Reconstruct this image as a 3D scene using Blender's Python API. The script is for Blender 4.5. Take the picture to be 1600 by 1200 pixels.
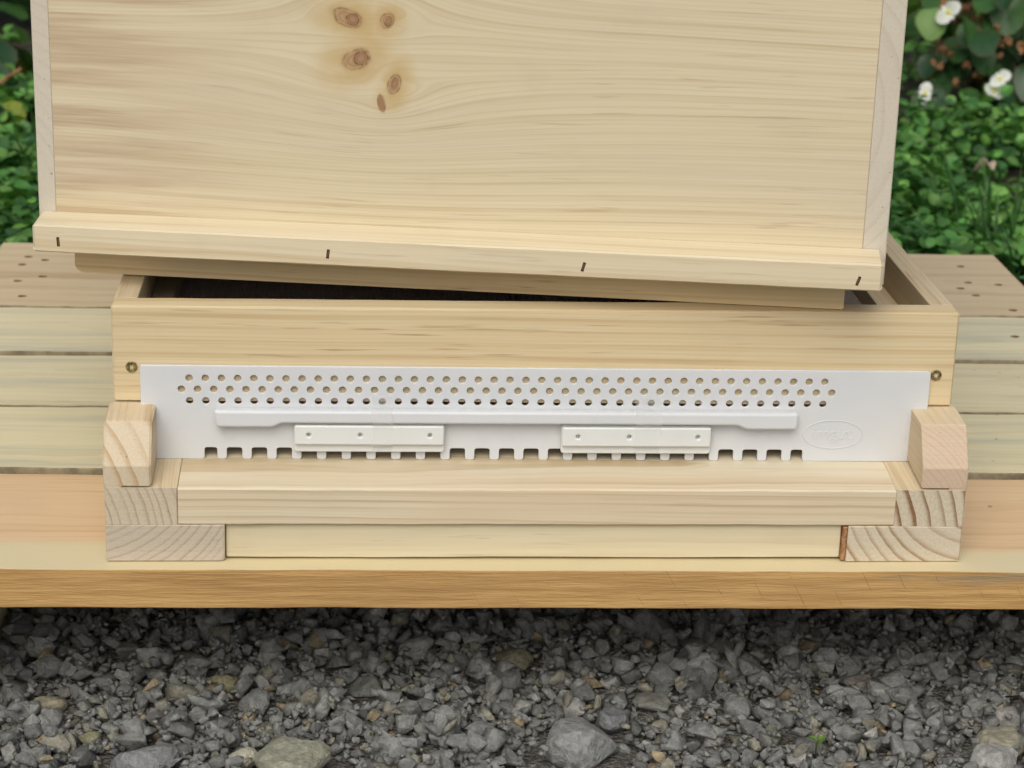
import bpy, bmesh, math, random
import numpy as np
from mathutils import Vector, Matrix, noise as mnoise

scene = bpy.context.scene
for o in list(bpy.data.objects):
    bpy.data.objects.remove(o)
R = math.radians
COL = scene.collection

# ------------------------------------------------------------------ camera
F_PX, PITCH, YAW, ROLL = 3402.6, R(18.8656), R(4.1299), R(1.6991)
CAM = Vector((-0.1058, -1.2438, 0.5245))
fw = Vector((math.sin(YAW) * math.cos(PITCH), math.cos(YAW) * math.cos(PITCH), -math.sin(PITCH)))
rt = Vector((math.cos(YAW), -math.sin(YAW), 0))
up = rt.cross(fw)
r2 = math.cos(ROLL) * rt + math.sin(ROLL) * up
u2 = -math.sin(ROLL) * rt + math.cos(ROLL) * up
cd = bpy.data.cameras.new('camera')
cam = bpy.data.objects.new('camera', cd)
COL.objects.link(cam)
m = Matrix((r2, u2, -fw)).transposed().to_4x4()
m.translation = CAM
cam.matrix_world = m
cd.sensor_width = 36
cd.lens = F_PX * 36 / 1600
cd.clip_start, cd.clip_end = 0.05, 300
cd.dof.use_dof = True
cd.dof.focus_distance = 1.30
cd.dof.aperture_fstop = 17
scene.camera = cam

# ------------------------------------------------------------------ light: bright overcast
SUN_EL, SUN_AZ = R(47), R(193)          # azimuth measured from +Y, clockwise
world = bpy.data.worlds.new('World')
scene.world = world
world.use_nodes = True
wn = world.node_tree
wn.nodes.clear()
sky = wn.nodes.new('ShaderNodeTexSky')
sky.sky_type = 'NISHITA'
sky.sun_disc = False
sky.sun_elevation = SUN_EL
sky.sun_rotation = SUN_AZ
sky.dust_density = 4
hs = wn.nodes.new('ShaderNodeHueSaturation')     # cloud cover: a nearly grey sky
hs.inputs['Saturation'].default_value = 0.75
bg = wn.nodes.new('ShaderNodeBackground')
bg.inputs['Strength'].default_value = 0.12
wo = wn.nodes.new('ShaderNodeOutputWorld')
wn.links.new(sky.outputs[0], hs.inputs['Color'])
wn.links.new(hs.outputs[0], bg.inputs[0])
wn.links.new(bg.outputs[0], wo.inputs[0])
sd = bpy.data.lights.new('sun', 'SUN')
sd.energy = 1.4
sd.angle = R(45)
sd.color = (0.985, 0.98, 0.89)
sun = bpy.data.objects.new('sun', sd)
COL.objects.link(sun)
sdir = Vector((math.sin(SUN_AZ) * math.cos(SUN_EL), math.cos(SUN_AZ) * math.cos(SUN_EL), math.sin(SUN_EL)))
sun.rotation_euler = sdir.to_track_quat('Z', 'Y').to_euler()
sun.location = sdir * 20
scene.view_settings.view_transform = 'Standard'
scene.view_settings.look = 'None'
scene.view_settings.exposure = -0.03
scene.view_settings.gamma = 1.0
scene.view_settings.use_curve_mapping = False
scene.cycles.max_bounces = 5
scene.cycles.diffuse_bounces = 3
scene.cycles.transparent_max_bounces = 6


# ------------------------------------------------------------------ node helpers
class G:
    """tiny expression builder for shader nodes"""
    def __init__(s, nt, sock):
        s.nt, s.s = nt, sock

    def _m(s, op, *b, clamp=False):
        n = s.nt.nodes.new('ShaderNodeMath')
        n.operation = op
        n.use_clamp = clamp
        for i, x in enumerate((s,) + b):
            if isinstance(x, G):
                s.nt.links.new(x.s, n.inputs[i])
            else:
                n.inputs[i].default_value = x
        return G(s.nt, n.outputs[0])

    def __add__(s, b): return s._m('ADD', b)
    def __radd__(s, b): return s._m('ADD', b)
    def __sub__(s, b): return s._m('SUBTRACT', b)
    def __rsub__(s, b): return s._m('MULTIPLY', -1.0)._m('ADD', b)
    def __mul__(s, b): return s._m('MULTIPLY', b)
    def __rmul__(s, b): return s._m('MULTIPLY', b)
    def __truediv__(s, b): return s._m('DIVIDE', b)
    def sqrt(s): return s._m('SQRT')
    def fract(s): return s._m('FRACT')
    def floor(s): return s._m('FLOOR')
    def abs(s): return s._m('ABSOLUTE')
    def exp(s): return s._m('EXPONENT')
    def gt(s, b): return s._m('GREATER_THAN', b)
    def clamp(s): return s._m('ADD', 0.0, clamp=True)

    def smooth(s, a, b, lo=0.0, hi=1.0):
        n = s.nt.nodes.new('ShaderNodeMapRange')
        n.interpolation_type = 'SMOOTHSTEP'
        s.nt.links.new(s.s, n.inputs['Value'])
        n.inputs['From Min'].default_value = a
        n.inputs['From Max'].default_value = b
        n.inputs['To Min'].default_value = lo
        n.inputs['To Max'].default_value = hi
        return G(s.nt, n.outputs[0])


def vec(nt, x, y, z):
    n = nt.nodes.new('ShaderNodeCombineXYZ')
    for i, q in enumerate((x, y, z)):
        if isinstance(q, G):
            nt.links.new(q.s, n.inputs[i])
        else:
            n.inputs[i].default_value = q
    return n.outputs[0]


def noise(nt, v, scale=1.0, detail=2.0, rough=0.5):
    n = nt.nodes.new('ShaderNodeTexNoise')
    n.inputs['Scale'].default_value = scale
    n.inputs['Detail'].default_value = detail
    n.inputs['Roughness'].default_value = rough
    nt.links.new(v, n.inputs['Vector'])
    return G(nt, n.outputs['Fac'])


def mixc(nt, f, a, b, mode='MIX'):
    n = nt.nodes.new('ShaderNodeMix')
    n.data_type = 'RGBA'
    n.blend_type = mode
    for sock, x in ((n.inputs[0], f), (n.inputs[6], a), (n.inputs[7], b)):
        if isinstance(x, G):
            nt.links.new(x.s, sock)
        elif isinstance(x, (int, float)):
            sock.default_value = x
        else:
            sock.default_value = (*x, 1)
    return G(nt, n.outputs[2])


def new_mat(name):
    mt = bpy.data.materials.new(name)
    mt.use_nodes = True
    nt = mt.node_tree
    b = nt.nodes['Principled BSDF']
    tc = nt.nodes.new('ShaderNodeTexCoord')
    sp = nt.nodes.new('ShaderNodeSeparateXYZ')
    nt.links.new(tc.outputs['Object'], sp.inputs[0])
    return mt, nt, b, tc, [G(nt, sp.outputs[i]) for i in range(3)]


def set_bump(nt, b, h, strength, dist):
    n = nt.nodes.new('ShaderNodeBump')
    n.inputs['Strength'].default_value = strength
    n.inputs['Distance'].default_value = dist
    nt.links.new(h.s, n.inputs['Height'])
    nt.links.new(n.outputs[0], b.inputs['Normal'])


def obj_normal(nt):
    g = nt.nodes.new('ShaderNodeNewGeometry')
    t = nt.nodes.new('ShaderNodeVectorTransform')
    t.vector_type = 'NORMAL'
    t.convert_from, t.convert_to = 'WORLD', 'OBJECT'
    nt.links.new(g.outputs['Normal'], t.inputs[0])
    s = nt.nodes.new('ShaderNodeSeparateXYZ')
    nt.links.new(t.outputs[0], s.inputs[0])
    return [G(nt, s.outputs[i]) for i in range(3)]


SEED = [0]


def wood(name, light, dark, axis='x', pith=(0.1, -0.1), freq=130, warp=0.006, contrast=0.5, dash=0.5,
         dashcol=(0.26, 0.15, 0.06), blot=None, blotamt=0.0, endcol=None, endcon=0.8, knots=None, extra=None,
         rough=0.62, speck=0.0, fibre=0.10, bump=0.25, bshape=(2.2, 18, 18)):
    """solid timber: growth rings about a pith line, so long faces show grain and ends show arcs"""
    mt, nt, b, tc, P = new_mat(name)
    SEED[0] += 1
    sd_ = SEED[0] * 3.71
    ai = 'xyz'.index(axis)
    u = P[ai]
    v, w = [P[i] for i in range(3) if i != ai]
    knot_mask = None
    w0 = w
    if knots:
        km = None
        disp = None
        halo = None
        wob = (noise(nt, vec(nt, P[0] * 130 + sd_, 0.0, P[2] * 130), 1.0, 2) - 0.5) * 0.006
        for (kx, kz, rx, rz, rotk, Rf, tone) in knots:
            dx, dz = P[0] - kx, P[2] - kz
            c, s_ = math.cos(rotk), math.sin(rotk)
            ex = (dx * c + dz * s_) / rx
            ez = (dz * c - dx * s_) / rz
            d = (ex * ex + ez * ez).sqrt()
            if Rf:
                dd = dx * dx * 0.22 + dz * dz
                t = dz * (Rf * Rf) / (dd + Rf * Rf * 0.7)
                disp = t if disp is None else disp + t
            dn = d + wob * 70
            h = dn.smooth(0.9, 4.0, 1.0, 0.0)
            if tone < 0.5:
                halo = h if halo is None else halo._m('MAXIMUM', h)
            core = dn.smooth(0.62, 1.4, 1.0, 0.0)
            ring = (dn * 2.6 + 0.3).fract().smooth(0.3, 0.85)
            edge = ((dn - 0.92).abs()).smooth(0.0, 0.22, 1.0, 0.0)
            inner = dn.smooth(0.1, 0.55, 1.0, 0.0)
            km = (km or []) + [(core, ring, edge, inner, tone)]
        w = w - disp
        knot_mask = (km, halo)
    a_, b_ = pith
    dv, dw = v - a_, w - b_
    r = (dv * dv + dw * dw).sqrt()
    r = r + (noise(nt, vec(nt, u * 1.6 + sd_, v * 7, w0 * 7), 1.0, 2) - 0.5) * (2 * warp)
    r = r + (noise(nt, vec(nt, u * 7 + sd_, v * 60, w0 * 60), 1.0, 2) - 0.5) * 0.0022
    ph0 = r * freq
    ph0 = ph0 + (noise(nt, vec(nt, r * (freq * 0.23), sd_, 0.0), 1.0, 2) - 0.5) * 2.4
    ph = ph0.fract()
    late = ph.smooth(0.30, 0.93)._m('POWER', 1.6) * ph.smooth(0.95, 1.0, 1.0, 0.0)
    wnn = nt.nodes.new('ShaderNodeTexWhiteNoise')
    wnn.noise_dimensions = '1D'
    nt.links.new((ph0.floor() + sd_).s, wnn.inputs['W'])
    rs = G(nt, wnn.outputs['Value']) * 0.85 + 0.15
    broken = noise(nt, vec(nt, u * 6 + sd_, v * 90, w * 90), 1.0, 2).smooth(0.3, 0.6, 0.4, 1.0)
    N = obj_normal(nt)
    endf = N[ai].abs().smooth(0.55, 0.75)
    fine = (ph0 * 3.3 + (noise(nt, vec(nt, u * 5 + sd_, v * 50, w * 50), 1.0, 1) - 0.5) * 1.2).fract().smooth(0.55, 0.95)
    ringm = late * rs * broken * contrast + fine * (broken * 0.22)
    base = mixc(nt, noise(nt, vec(nt, u * 2.0 + sd_, v * 20, w * 20), 1.0, 2).smooth(0.3, 0.7), light,
                tuple(l * 0.87 + d * 0.13 for l, d in zip(light, dark)))
    col = mixc(nt, ringm, base, dark)
    if blot:
        bm_ = noise(nt, vec(nt, u * bshape[0] + sd_ * 2, v * bshape[1], w * bshape[2]), 1.0, 4, 0.62).smooth(0.45, 0.68) * blotamt
        col = mixc(nt, bm_, col, blot)
    if dash > 0:
        ds = noise(nt, vec(nt, u * 20 + sd_, v * 480, w * 480), 1.0, 2).smooth(0.62, 0.74)
        patch = noise(nt, vec(nt, u * 4 + sd_, v * 30, w * 30), 1.0, 1).smooth(0.38, 0.58)
        col = mixc(nt, ds * patch * dash, col, dashcol)
    fb = noise(nt, vec(nt, u * 12 + sd_, v * 620, w * 620), 1.0, 3, 0.6)
    col = mixc(nt, fibre * 1.0, col, mixc(nt, fb.smooth(0.3, 0.7), tuple(c * 0.55 for c in dark), (0.95, 0.9, 0.8)), 'SOFT_LIGHT')
    if endcol:
        ecn = mixc(nt, late._m('POWER', 1.7) * rs._m('POWER', 0.5) * endcon, endcol[0], endcol[1])
        sp_ = noise(nt, vec(nt, P[0] * 900, P[1] * 900, P[2] * 900), 1.0, 2)
        ecn = mixc(nt, sp_.smooth(0.35, 0.7) * 0.22, ecn, endcol[1])
        # resin canals: sparse dark flecks sitting in the late wood
        fl = noise(nt, vec(nt, P[0] * 420 + sd_, P[1] * 420, P[2] * 420), 1.0, 1).smooth(0.69, 0.77) * (late * 0.8 + 0.12) * 0.9
        ecn = mixc(nt, fl, ecn, (0.2, 0.12, 0.06))
        # saw kerf lines
        kl = noise(nt, vec(nt, P[0] * 6, P[1] * 6, P[2] * 760), 1.0, 1).smooth(0.4, 0.75) * 0.14
        ecn = mixc(nt, kl, ecn, (0.7, 0.64, 0.52))
        col = mixc(nt, endf, col, ecn)
    if speck:
        spk = noise(nt, vec(nt, P[0] * 170 + sd_, P[1] * 170, P[2] * 170), 1.0, 0).smooth(0.82, 0.85) * speck * P[0].smooth(0.1, 0.3)
        col = mixc(nt, spk, col, (0.08, 0.05, 0.03))
    if knot_mask:
        km, halo = knot_mask
        tw = noise(nt, vec(nt, P[0] * 40 + sd_, 0.0, P[2] * 75), 1.0, 3)
        col = mixc(nt, halo * tw.smooth(0.2, 0.65, 0.35, 1.0) * 0.85, col, (0.54, 0.375, 0.155))
        tn = noise(nt, vec(nt, P[0] * 260, 3.0, P[2] * 260), 1.0, 3)
        for core, ring, edge, inner, tone in km:
            lo = (0.44, 0.285, 0.15) if tone < 0.5 else (0.36, 0.205, 0.105)
            kc = mixc(nt, ring * 0.55, lo, (0.27, 0.14, 0.06))
            kc = mixc(nt, inner * 0.6, kc, (0.42, 0.28, 0.20) if tone > 0.7 else lo)
            kc = mixc(nt, tn.smooth(0.45, 0.7) * 0.3, kc, (0.24, 0.13, 0.06))
            col = mixc(nt, core * (0.8 if tone < 0.5 else 0.95), col, kc)
            col = mixc(nt, edge * tn.smooth(0.38, 0.6) * (0.55 if tone < 0.5 else 0.85), col, (0.19, 0.09, 0.035))
    if extra:
        col = extra(nt, P, col, sd_)
    smu = noise(nt, vec(nt, P[0] * 11 + sd_, P[1] * 11, P[2] * 16), 1.0, 5, 0.65).smooth(0.52, 0.8) * 0.16
    col = mixc(nt, smu, col, (0.40, 0.33, 0.22))
    nt.links.new(col.s, b.inputs['Base Color'])
    b.inputs['Roughness'].default_value = rough
    b.inputs['Specular IOR Level'].default_value = 0.3
    set_bump(nt, b, fb, bump, 0.0003)
    return mt


def flat_mat(name, col, rough=0.5, metal=0.0, var=0.0, scale=60, bump=0.0, spec=0.5):
    mt, nt, b, tc, P = new_mat(name)
    nz = noise(nt, tc.outputs['Object'], scale, 3, 0.6)
    c = mixc(nt, nz.smooth(0.3, 0.7), tuple(x * (1 - var) for x in col), tuple(min(1, x * (1 + var)) for x in col))
    nt.links.new(c.s, b.inputs['Base Color'])
    b.inputs['Roughness'].default_value = rough
    b.inputs['Metallic'].default_value = metal
    b.inputs['Specular IOR Level'].default_value = spec
    if bump:
        set_bump(nt, b, nz, bump, 0.002)
    return mt


# ------------------------------------------------------------------ object helpers
def link(o, parent=None):
    COL.objects.link(o)
    if parent:
        o.parent = parent
    return o


def mobj(name, me, mat=None, parent=None):
    o = bpy.data.objects.new(name, me)
    if mat is not None:
        for mm in (mat if isinstance(mat, (list, tuple)) else [mat]):
            me.materials.append(mm)
    return link(o, parent)


def thing(name, label, cat, loc=(0, 0, 0), rz=0.0, group=None):
    o = bpy.data.objects.new(name, None)
    o.empty_display_size = 0.05
    o.location = loc
    o.rotation_euler = (0, 0, rz)
    return tag(link(o), label, cat, group)


def tag(o, label=None, cat=None, group=None, kind=None):
    for k, v in (('label', label), ('category', cat), ('group', group), ('kind', kind)):
        if v:
            o[k] = v
    return o


def rr(a0, a1, b0, b1, r, seg=2):
    """rounded rectangle profile; r a number or four (a0b0, a1b0, a1b1, a0b1)"""
    rs = (r,) * 4 if isinstance(r, (int, float)) else r
    out = []
    for (cx, cy, sx, sy, st), q in zip(((a0, b0, 1, 1, 180), (a1, b0, -1, 1, 270), (a1, b1, -1, -1, 0), (a0, b1, 1, -1, 90)), rs):
        for k in range(seg + 1):
            t = R(st + 90 * k / seg)
            out.append((cx + sx * q + q * math.cos(t), cy + sy * q + q * math.sin(t)))
    return out


def sweep(prof, t0, t1, axis='x', n=24, wob=0.00025, seed=0, end=0.0006, wf=14):
    """prism along an axis with slightly eased ends and hand-made wander of its edges"""
    ts = [t0, t0 + end] + [t0 + end + (t1 - t0 - 2 * end) * k / n for k in range(1, n)] + [t1 - end, t1]
    ca = sum(p[0] for p in prof) / len(prof)
    cb = sum(p[1] for p in prof) / len(prof)
    ha = max(abs(p[0] - ca) for p in prof)
    hb = max(abs(p[1] - cb) for p in prof)
    V, Fc = [], []
    m_ = len(prof)
    for i, t in enumerate(ts):
        e = end if i in (0, len(ts) - 1) else 0
        for (a, b) in prof:
            q = Vector((t * wf + seed * 7.3, a * 40 + seed, b * 40))
            na = mnoise.noise(q) * wob + mnoise.noise(q * 3.1) * wob * 0.5
            nb = mnoise.noise(q + Vector((31, 7, 3))) * wob + mnoise.noise(q * 3.3 + Vector((5, 1, 9))) * wob * 0.5
            a2 = a + na - (e if a > ca + ha * .5 else -e if a < ca - ha * .5 else 0)
            b2 = b + nb - (e if b > cb + hb * .5 else -e if b < cb - hb * .5 else 0)
            V.append({'x': (t, a2, b2), 'y': (a2, t, b2), 'z': (a2, b2, t)}[axis])
    for i in range(len(ts) - 1):
        for k in range(m_):
            k2 = (k + 1) % m_
            Fc.append((i * m_ + k, i * m_ + k2, (i + 1) * m_ + k2, (i + 1) * m_ + k))
    Fc.append(tuple(range(m_))[::-1])
    Fc.append(tuple((len(ts) - 1) * m_ + k for k in range(m_)))
    me = bpy.data.meshes.new('board')
    me.from_pydata(V, [], Fc)
    bm = bmesh.new()
    bm.from_mesh(me)
    bmesh.ops.recalc_face_normals(bm, faces=bm.faces)
    bm.to_mesh(me)
    bm.free()
    return me


def box(x0, x1, y0, y1, z0, z1, r=0.0008, seed=0, wob=0.0002, n=None):
    """a board; grain-length axis is its longest side"""
    L = (x1 - x0, y1 - y0, z1 - z0)
    ax = L.index(max(L))
    if n is None:
        n = max(4, int(max(L) / 0.012))
    if ax == 0:
        return sweep(rr(y0, y1, z0, z1, r), x0, x1, 'x', n, wob, seed)
    if ax == 1:
        return sweep(rr(x0, x1, z0, z1, r), y0, y1, 'y', n, wob, seed)
    return sweep(rr(x0, x1, y0, y1, r), z0, z1, 'z', n, wob, seed)


def join_meshes(meshes):
    bm = bmesh.new()
    for me in meshes:
        bm.from_mesh(me)
    out = bpy.data.meshes.new('joined')
    bm.to_mesh(out)
    bm.free()
    return out


def carve(o, cutters):
    """cut recesses into a mesh object with an evaluated boolean"""
    cm = bpy.data.objects.new('cut', join_meshes(cutters))
    COL.objects.link(cm)
    bpy.context.view_layer.update()
    cm.matrix_world = o.matrix_world.copy()
    md = o.modifiers.new('b', 'BOOLEAN')
    md.operation = 'DIFFERENCE'
    md.solver = 'EXACT'
    md.object = cm
    bpy.context.view_layer.update()
    dg = bpy.context.evaluated_depsgraph_get()
    me = bpy.data.meshes.new_from_object(o.evaluated_get(dg))
    o.modifiers.clear()
    o.data = me
    bpy.data.objects.remove(cm)


def cyl_mesh(p0, p1, r0, r1=None, n=12):
    r1 = r0 if r1 is None else r1
    d = (Vector(p1) - Vector(p0))
    q = d.to_track_quat('Z', 'Y').to_matrix()
    V = []
    for p, r in ((p0, r0), (p1, r1)):
        for k in range(n):
            t = 2 * math.pi * k / n
            V.append(Vector(p) + q @ Vector((r * math.cos(t), r * math.sin(t), 0)))
    Fc = [(k, (k + 1) % n, n + (k + 1) % n, n + k) for k in range(n)] + [tuple(range(n))[::-1], tuple(range(n, 2 * n))]
    me = bpy.data.meshes.new('cyl')
    me.from_pydata(V, [], Fc)
    return me


def tube(pts, rads, n=6):
    V, Fc = [], []
    for i, p in enumerate(pts):
        d = Vector(pts[min(i + 1, len(pts) - 1)]) - Vector(pts[max(i - 1, 0)])
        q = d.to_track_quat('Z', 'Y').to_matrix()
        for k in range(n):
            t = 2 * math.pi * k / n
            V.append(Vector(p) + q @ Vector((rads[i] * math.cos(t), rads[i] * math.sin(t), 0)))
    for i in range(len(pts) - 1):
        for k in range(n):
            Fc.append((i * n + k, i * n + (k + 1) % n, (i + 1) * n + (k + 1) % n, (i + 1) * n + k))
    Fc += [tuple(range(n))[::-1], tuple((len(pts) - 1) * n + k for k in range(n))]
    me = bpy.data.meshes.new('tube')
    me.from_pydata(V, [], Fc)
    for p in me.polygons:
        p.use_smooth = True
    return me


def fillet(poly, r, seg=3):
    out = []
    n = len(poly)
    for i in range(n):
        p, a, c = Vector(poly[i]), Vector(poly[i - 1]), Vector(poly[(i + 1) % n])
        q = min(r, (a - p).length * .48, (c - p).length * .48)
        s, e = p + (a - p).normalized() * q, p + (c - p).normalized() * q
        for k in range(seg + 1):
            t = k / seg
            out.append(tuple((1 - t) ** 2 * s + 2 * t * (1 - t) * p + t * t * e))
    return out


def circle(cx, cy, r, n=14):
    return [(cx + r * math.cos(2 * math.pi * k / n), cy + r * math.sin(2 * math.pi * k / n)) for k in range(n)]


def plate(loops, y_front, y_back, bevel=0.0004, res=1):
    """flat moulding in the x-z plane with holes: filled 2D curve, extruded and bevelled, turned upright"""
    cu = bpy.data.curves.new('c', 'CURVE')
    cu.dimensions = '2D'
    cu.fill_mode = 'BOTH'
    th = (y_back - y_front) / 2
    cu.extrude = th - bevel
    cu.bevel_depth = bevel
    cu.bevel_resolution = res
    cu.offset = -bevel
    for lp in loops:
        sp = cu.splines.new('POLY')
        sp.points.add(len(lp) - 1)
        for p, (x, z) in zip(sp.points, lp):
            p.co = (x, z, 0, 1)
        sp.use_cyclic_u = True
    o = bpy.data.objects.new('c', cu)
    COL.objects.link(o)
    bpy.context.view_layer.update()
    me = bpy.data.meshes.new_from_object(o.evaluated_get(bpy.context.evaluated_depsgraph_get()))
    bpy.data.objects.remove(o)
    ym = (y_front + y_back) / 2
    me.transform(Matrix(((1, 0, 0, 0), (0, 0, -1, ym), (0, 1, 0, 0), (0, 0, 0, 1))))
    return me


# ------------------------------------------------------------------ timber materials
PINE_L, PINE_D = (0.655, 0.545, 0.37), (0.40, 0.255, 0.115)
KNOTS = [(-0.0650, 0.1664, 0.0090, 0.0052, -0.35, 0.016, 0.3), (-0.0622, 0.1656, 0.0040, 0.0034, -0.45, 0, 1.0),
         (-0.0418, 0.1657, 0.0040, 0.0048, -0.5, 0.010, 0.4), (-0.0412, 0.1652, 0.0022, 0.0030, -0.4, 0, 1.0),
         (-0.0598, 0.1422, 0.0086, 0.0060, 0.45, 0.018, 0.3), (-0.0572, 0.1430, 0.0044, 0.0040, 0.35, 0, 1.0),
         (-0.0373, 0.1285, 0.0038, 0.0062, -0.3, 0.011, 0.45), (-0.0370, 0.1290, 0.0018, 0.0034, -0.2, 0, 0.8),
         (-0.0448, 0.1166, 0.0022, 0.0052, 0.2, 0.008, 0.6)]


def panel_extra(nt, P, col, sd_):
    # reddish heartwood streaks near the left end of the board
    side = P[0].smooth(-0.24, -0.10, 1.0, 0.0)
    st = noise(nt, vec(nt, P[0] * 3.5, 0.0, P[2] * 75), 1.0, 4, 0.65).smooth(0.38, 0.68)
    col = mixc(nt, side * st * 0.65, col, (0.37, 0.225, 0.135))
    # fine brown resin lines further right
    ln = noise(nt, vec(nt, P[0] * 9 + 4, 1.0, P[2] * 260), 1.0, 2).smooth(0.68, 0.78)
    return mixc(nt, ln * 0.35, col, (0.42, 0.27, 0.12))


M = {}
M['panel'] = wood('pine_panel_knotty', (0.70, 0.615, 0.43), (0.48, 0.345, 0.175), 'x', (0.02, -0.22), 125, 0.0045, 0.52, 0.26,
                  knots=KNOTS, extra=panel_extra, blot=(0.65, 0.555, 0.41), blotamt=0.5)
ENDW = ((0.62, 0.565, 0.46), (0.50, 0.43, 0.335))
M['side_l'] = wood('pine_side_end', PINE_L, PINE_D, 'y', (-0.30, 0.05), 130, 0.002, 0.4, 0.4, endcol=ENDW, endcon=0.35)
M['side_r'] = wood('pine_side_end_b', PINE_L, PINE_D, 'y', (0.17, 0.12), 120, 0.002, 0.4, 0.4, endcol=ENDW, endcon=0.45)
M['cleat'] = wood('pine_cleat', (0.72, 0.63, 0.45), (0.52, 0.37, 0.19), 'x', (0.05, -0.02), 120, 0.006, 0.4, 0.25)
M['lip'] = wood('pine_lip', (0.84, 0.67, 0.40), (0.62, 0.43, 0.20), 'x', (0.03, -0.06), 150, 0.006, 0.7, 0.6)
M['wall'] = wood('pine_wall', (0.70, 0.585, 0.375), (0.48, 0.315, 0.135), 'x', (0.022, 0.075), 130, 0.010, 0.65, 0.5,
                 blot=(0.70, 0.53, 0.32), blotamt=0.5)
M['wall_side'] = wood('pine_wall_side', PINE_L, PINE_D, 'y', (0.2, 0.1), 110, 0.006, 0.45, 0.5)
M['landing'] = wood('pine_landing', (0.71, 0.63, 0.47), (0.50, 0.39, 0.235), 'x', (-0.005, -0.02), 190, 0.008, 0.95, 0.12,
                    blot=(0.66, 0.47, 0.29), blotamt=0.35)
M['front_board'] = wood('pine_front_board', (0.69, 0.61, 0.43), (0.48, 0.37, 0.20), 'x', (0.3, 0.1), 80, 0.006, 0.3, 0.3)
EG = ((0.60, 0.52, 0.39), (0.36, 0.255, 0.14))
M['rail_l'] = wood('pine_rail_end_l', PINE_L, PINE_D, 'y', (-0.32, 0.01), 200, 0.0015, 0.4, 0.4, endcol=EG, endcon=0.75)
M['foot_l'] = wood('pine_foot_end_l', PINE_L, PINE_D, 'y', (-0.275, 0.075), 210, 0.0015, 0.4, 0.4, endcol=((0.55, 0.475, 0.38), (0.38, 0.295, 0.20)), endcon=0.9)
M['rail_r'] = wood('pine_rail_end_r', PINE_L, PINE_D, 'y', (0.10, -0.005), 120, 0.0012, 0.4, 0.4, endcol=((0.63, 0.56, 0.42), (0.24, 0.13, 0.06)), endcon=1.4)
M['foot_r'] = wood('pine_foot_end_r', PINE_L, PINE_D, 'y', (0.262, 0.052), 125, 0.0015, 0.4, 0.4, endcol=((0.62, 0.545, 0.42), (0.35, 0.24, 0.13)), endcon=1.3)
M['block_l'] = wood('pine_block_l', (0.70, 0.57, 0.39), PINE_D, 'y', (-0.31, 0.03), 105, 0.001, 0.6, 0.2, endcol=((0.66, 0.555, 0.40), (0.45, 0.29, 0.14)), endcon=0.85)
M['block_r'] = wood('pine_block_r', (0.70, 0.57, 0.39), PINE_D, 'y', (0.20, 0.02), 330, 0.001, 0.4, 0.2, endcol=((0.61, 0.465, 0.335), (0.48, 0.325, 0.21)), endcon=0.55, bump=0.6)
BLUE = (0.40, 0.42, 0.35)
M['plank_a'] = wood('pine_plank_orange', (0.74, 0.53, 0.315), (0.54, 0.33, 0.16), 'x', (0.05, -0.15), 110, 0.008, 0.7, 0.35, speck=0.5,
                    extra=lambda nt, P, col, s: mixc(nt, (P[1] + (noise(nt, vec(nt, P[0] * 5, P[1] * 20, 0.0), 1.0, 3) - 0.5) * 0.03).smooth(-0.026, -0.010, 1.0, 0.0), col,
                                                     (0.71, 0.605, 0.37)))
M['plank_b'] = wood('pine_plank_blue_b', (0.76, 0.68, 0.44), (0.45, 0.38, 0.22), 'x', (0.16, -0.1), 70, 0.008, 0.35, 0.3, blot=BLUE, blotamt=0.6, speck=0.4, bshape=(2.4, 34, 34))
M['plank_c'] = wood('pine_plank_blue_c', (0.76, 0.68, 0.45), (0.45, 0.38, 0.22), 'x', (0.30, -0.1), 80, 0.008, 0.35, 0.4, blot=BLUE, blotamt=0.5, speck=0.3, bshape=(2.0, 26, 26))
M['plank_d'] = wood('pine_plank_blue_d', (0.77, 0.69, 0.46), (0.45, 0.38, 0.22), 'x', (0.41, -0.1), 80, 0.008, 0.3, 0.3, blot=BLUE, blotamt=0.55, bshape=(1.8, 22, 22))
M['plank_e'] = wood('pine_plank_back', (0.66, 0.53, 0.34), (0.47, 0.33, 0.18), 'x', (0.56, -0.12), 110, 0.01, 0.6, 0.4, blot=(0.60, 0.43, 0.28), blotamt=0.5)
M['plank_end'] = M['plank_b']


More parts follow.
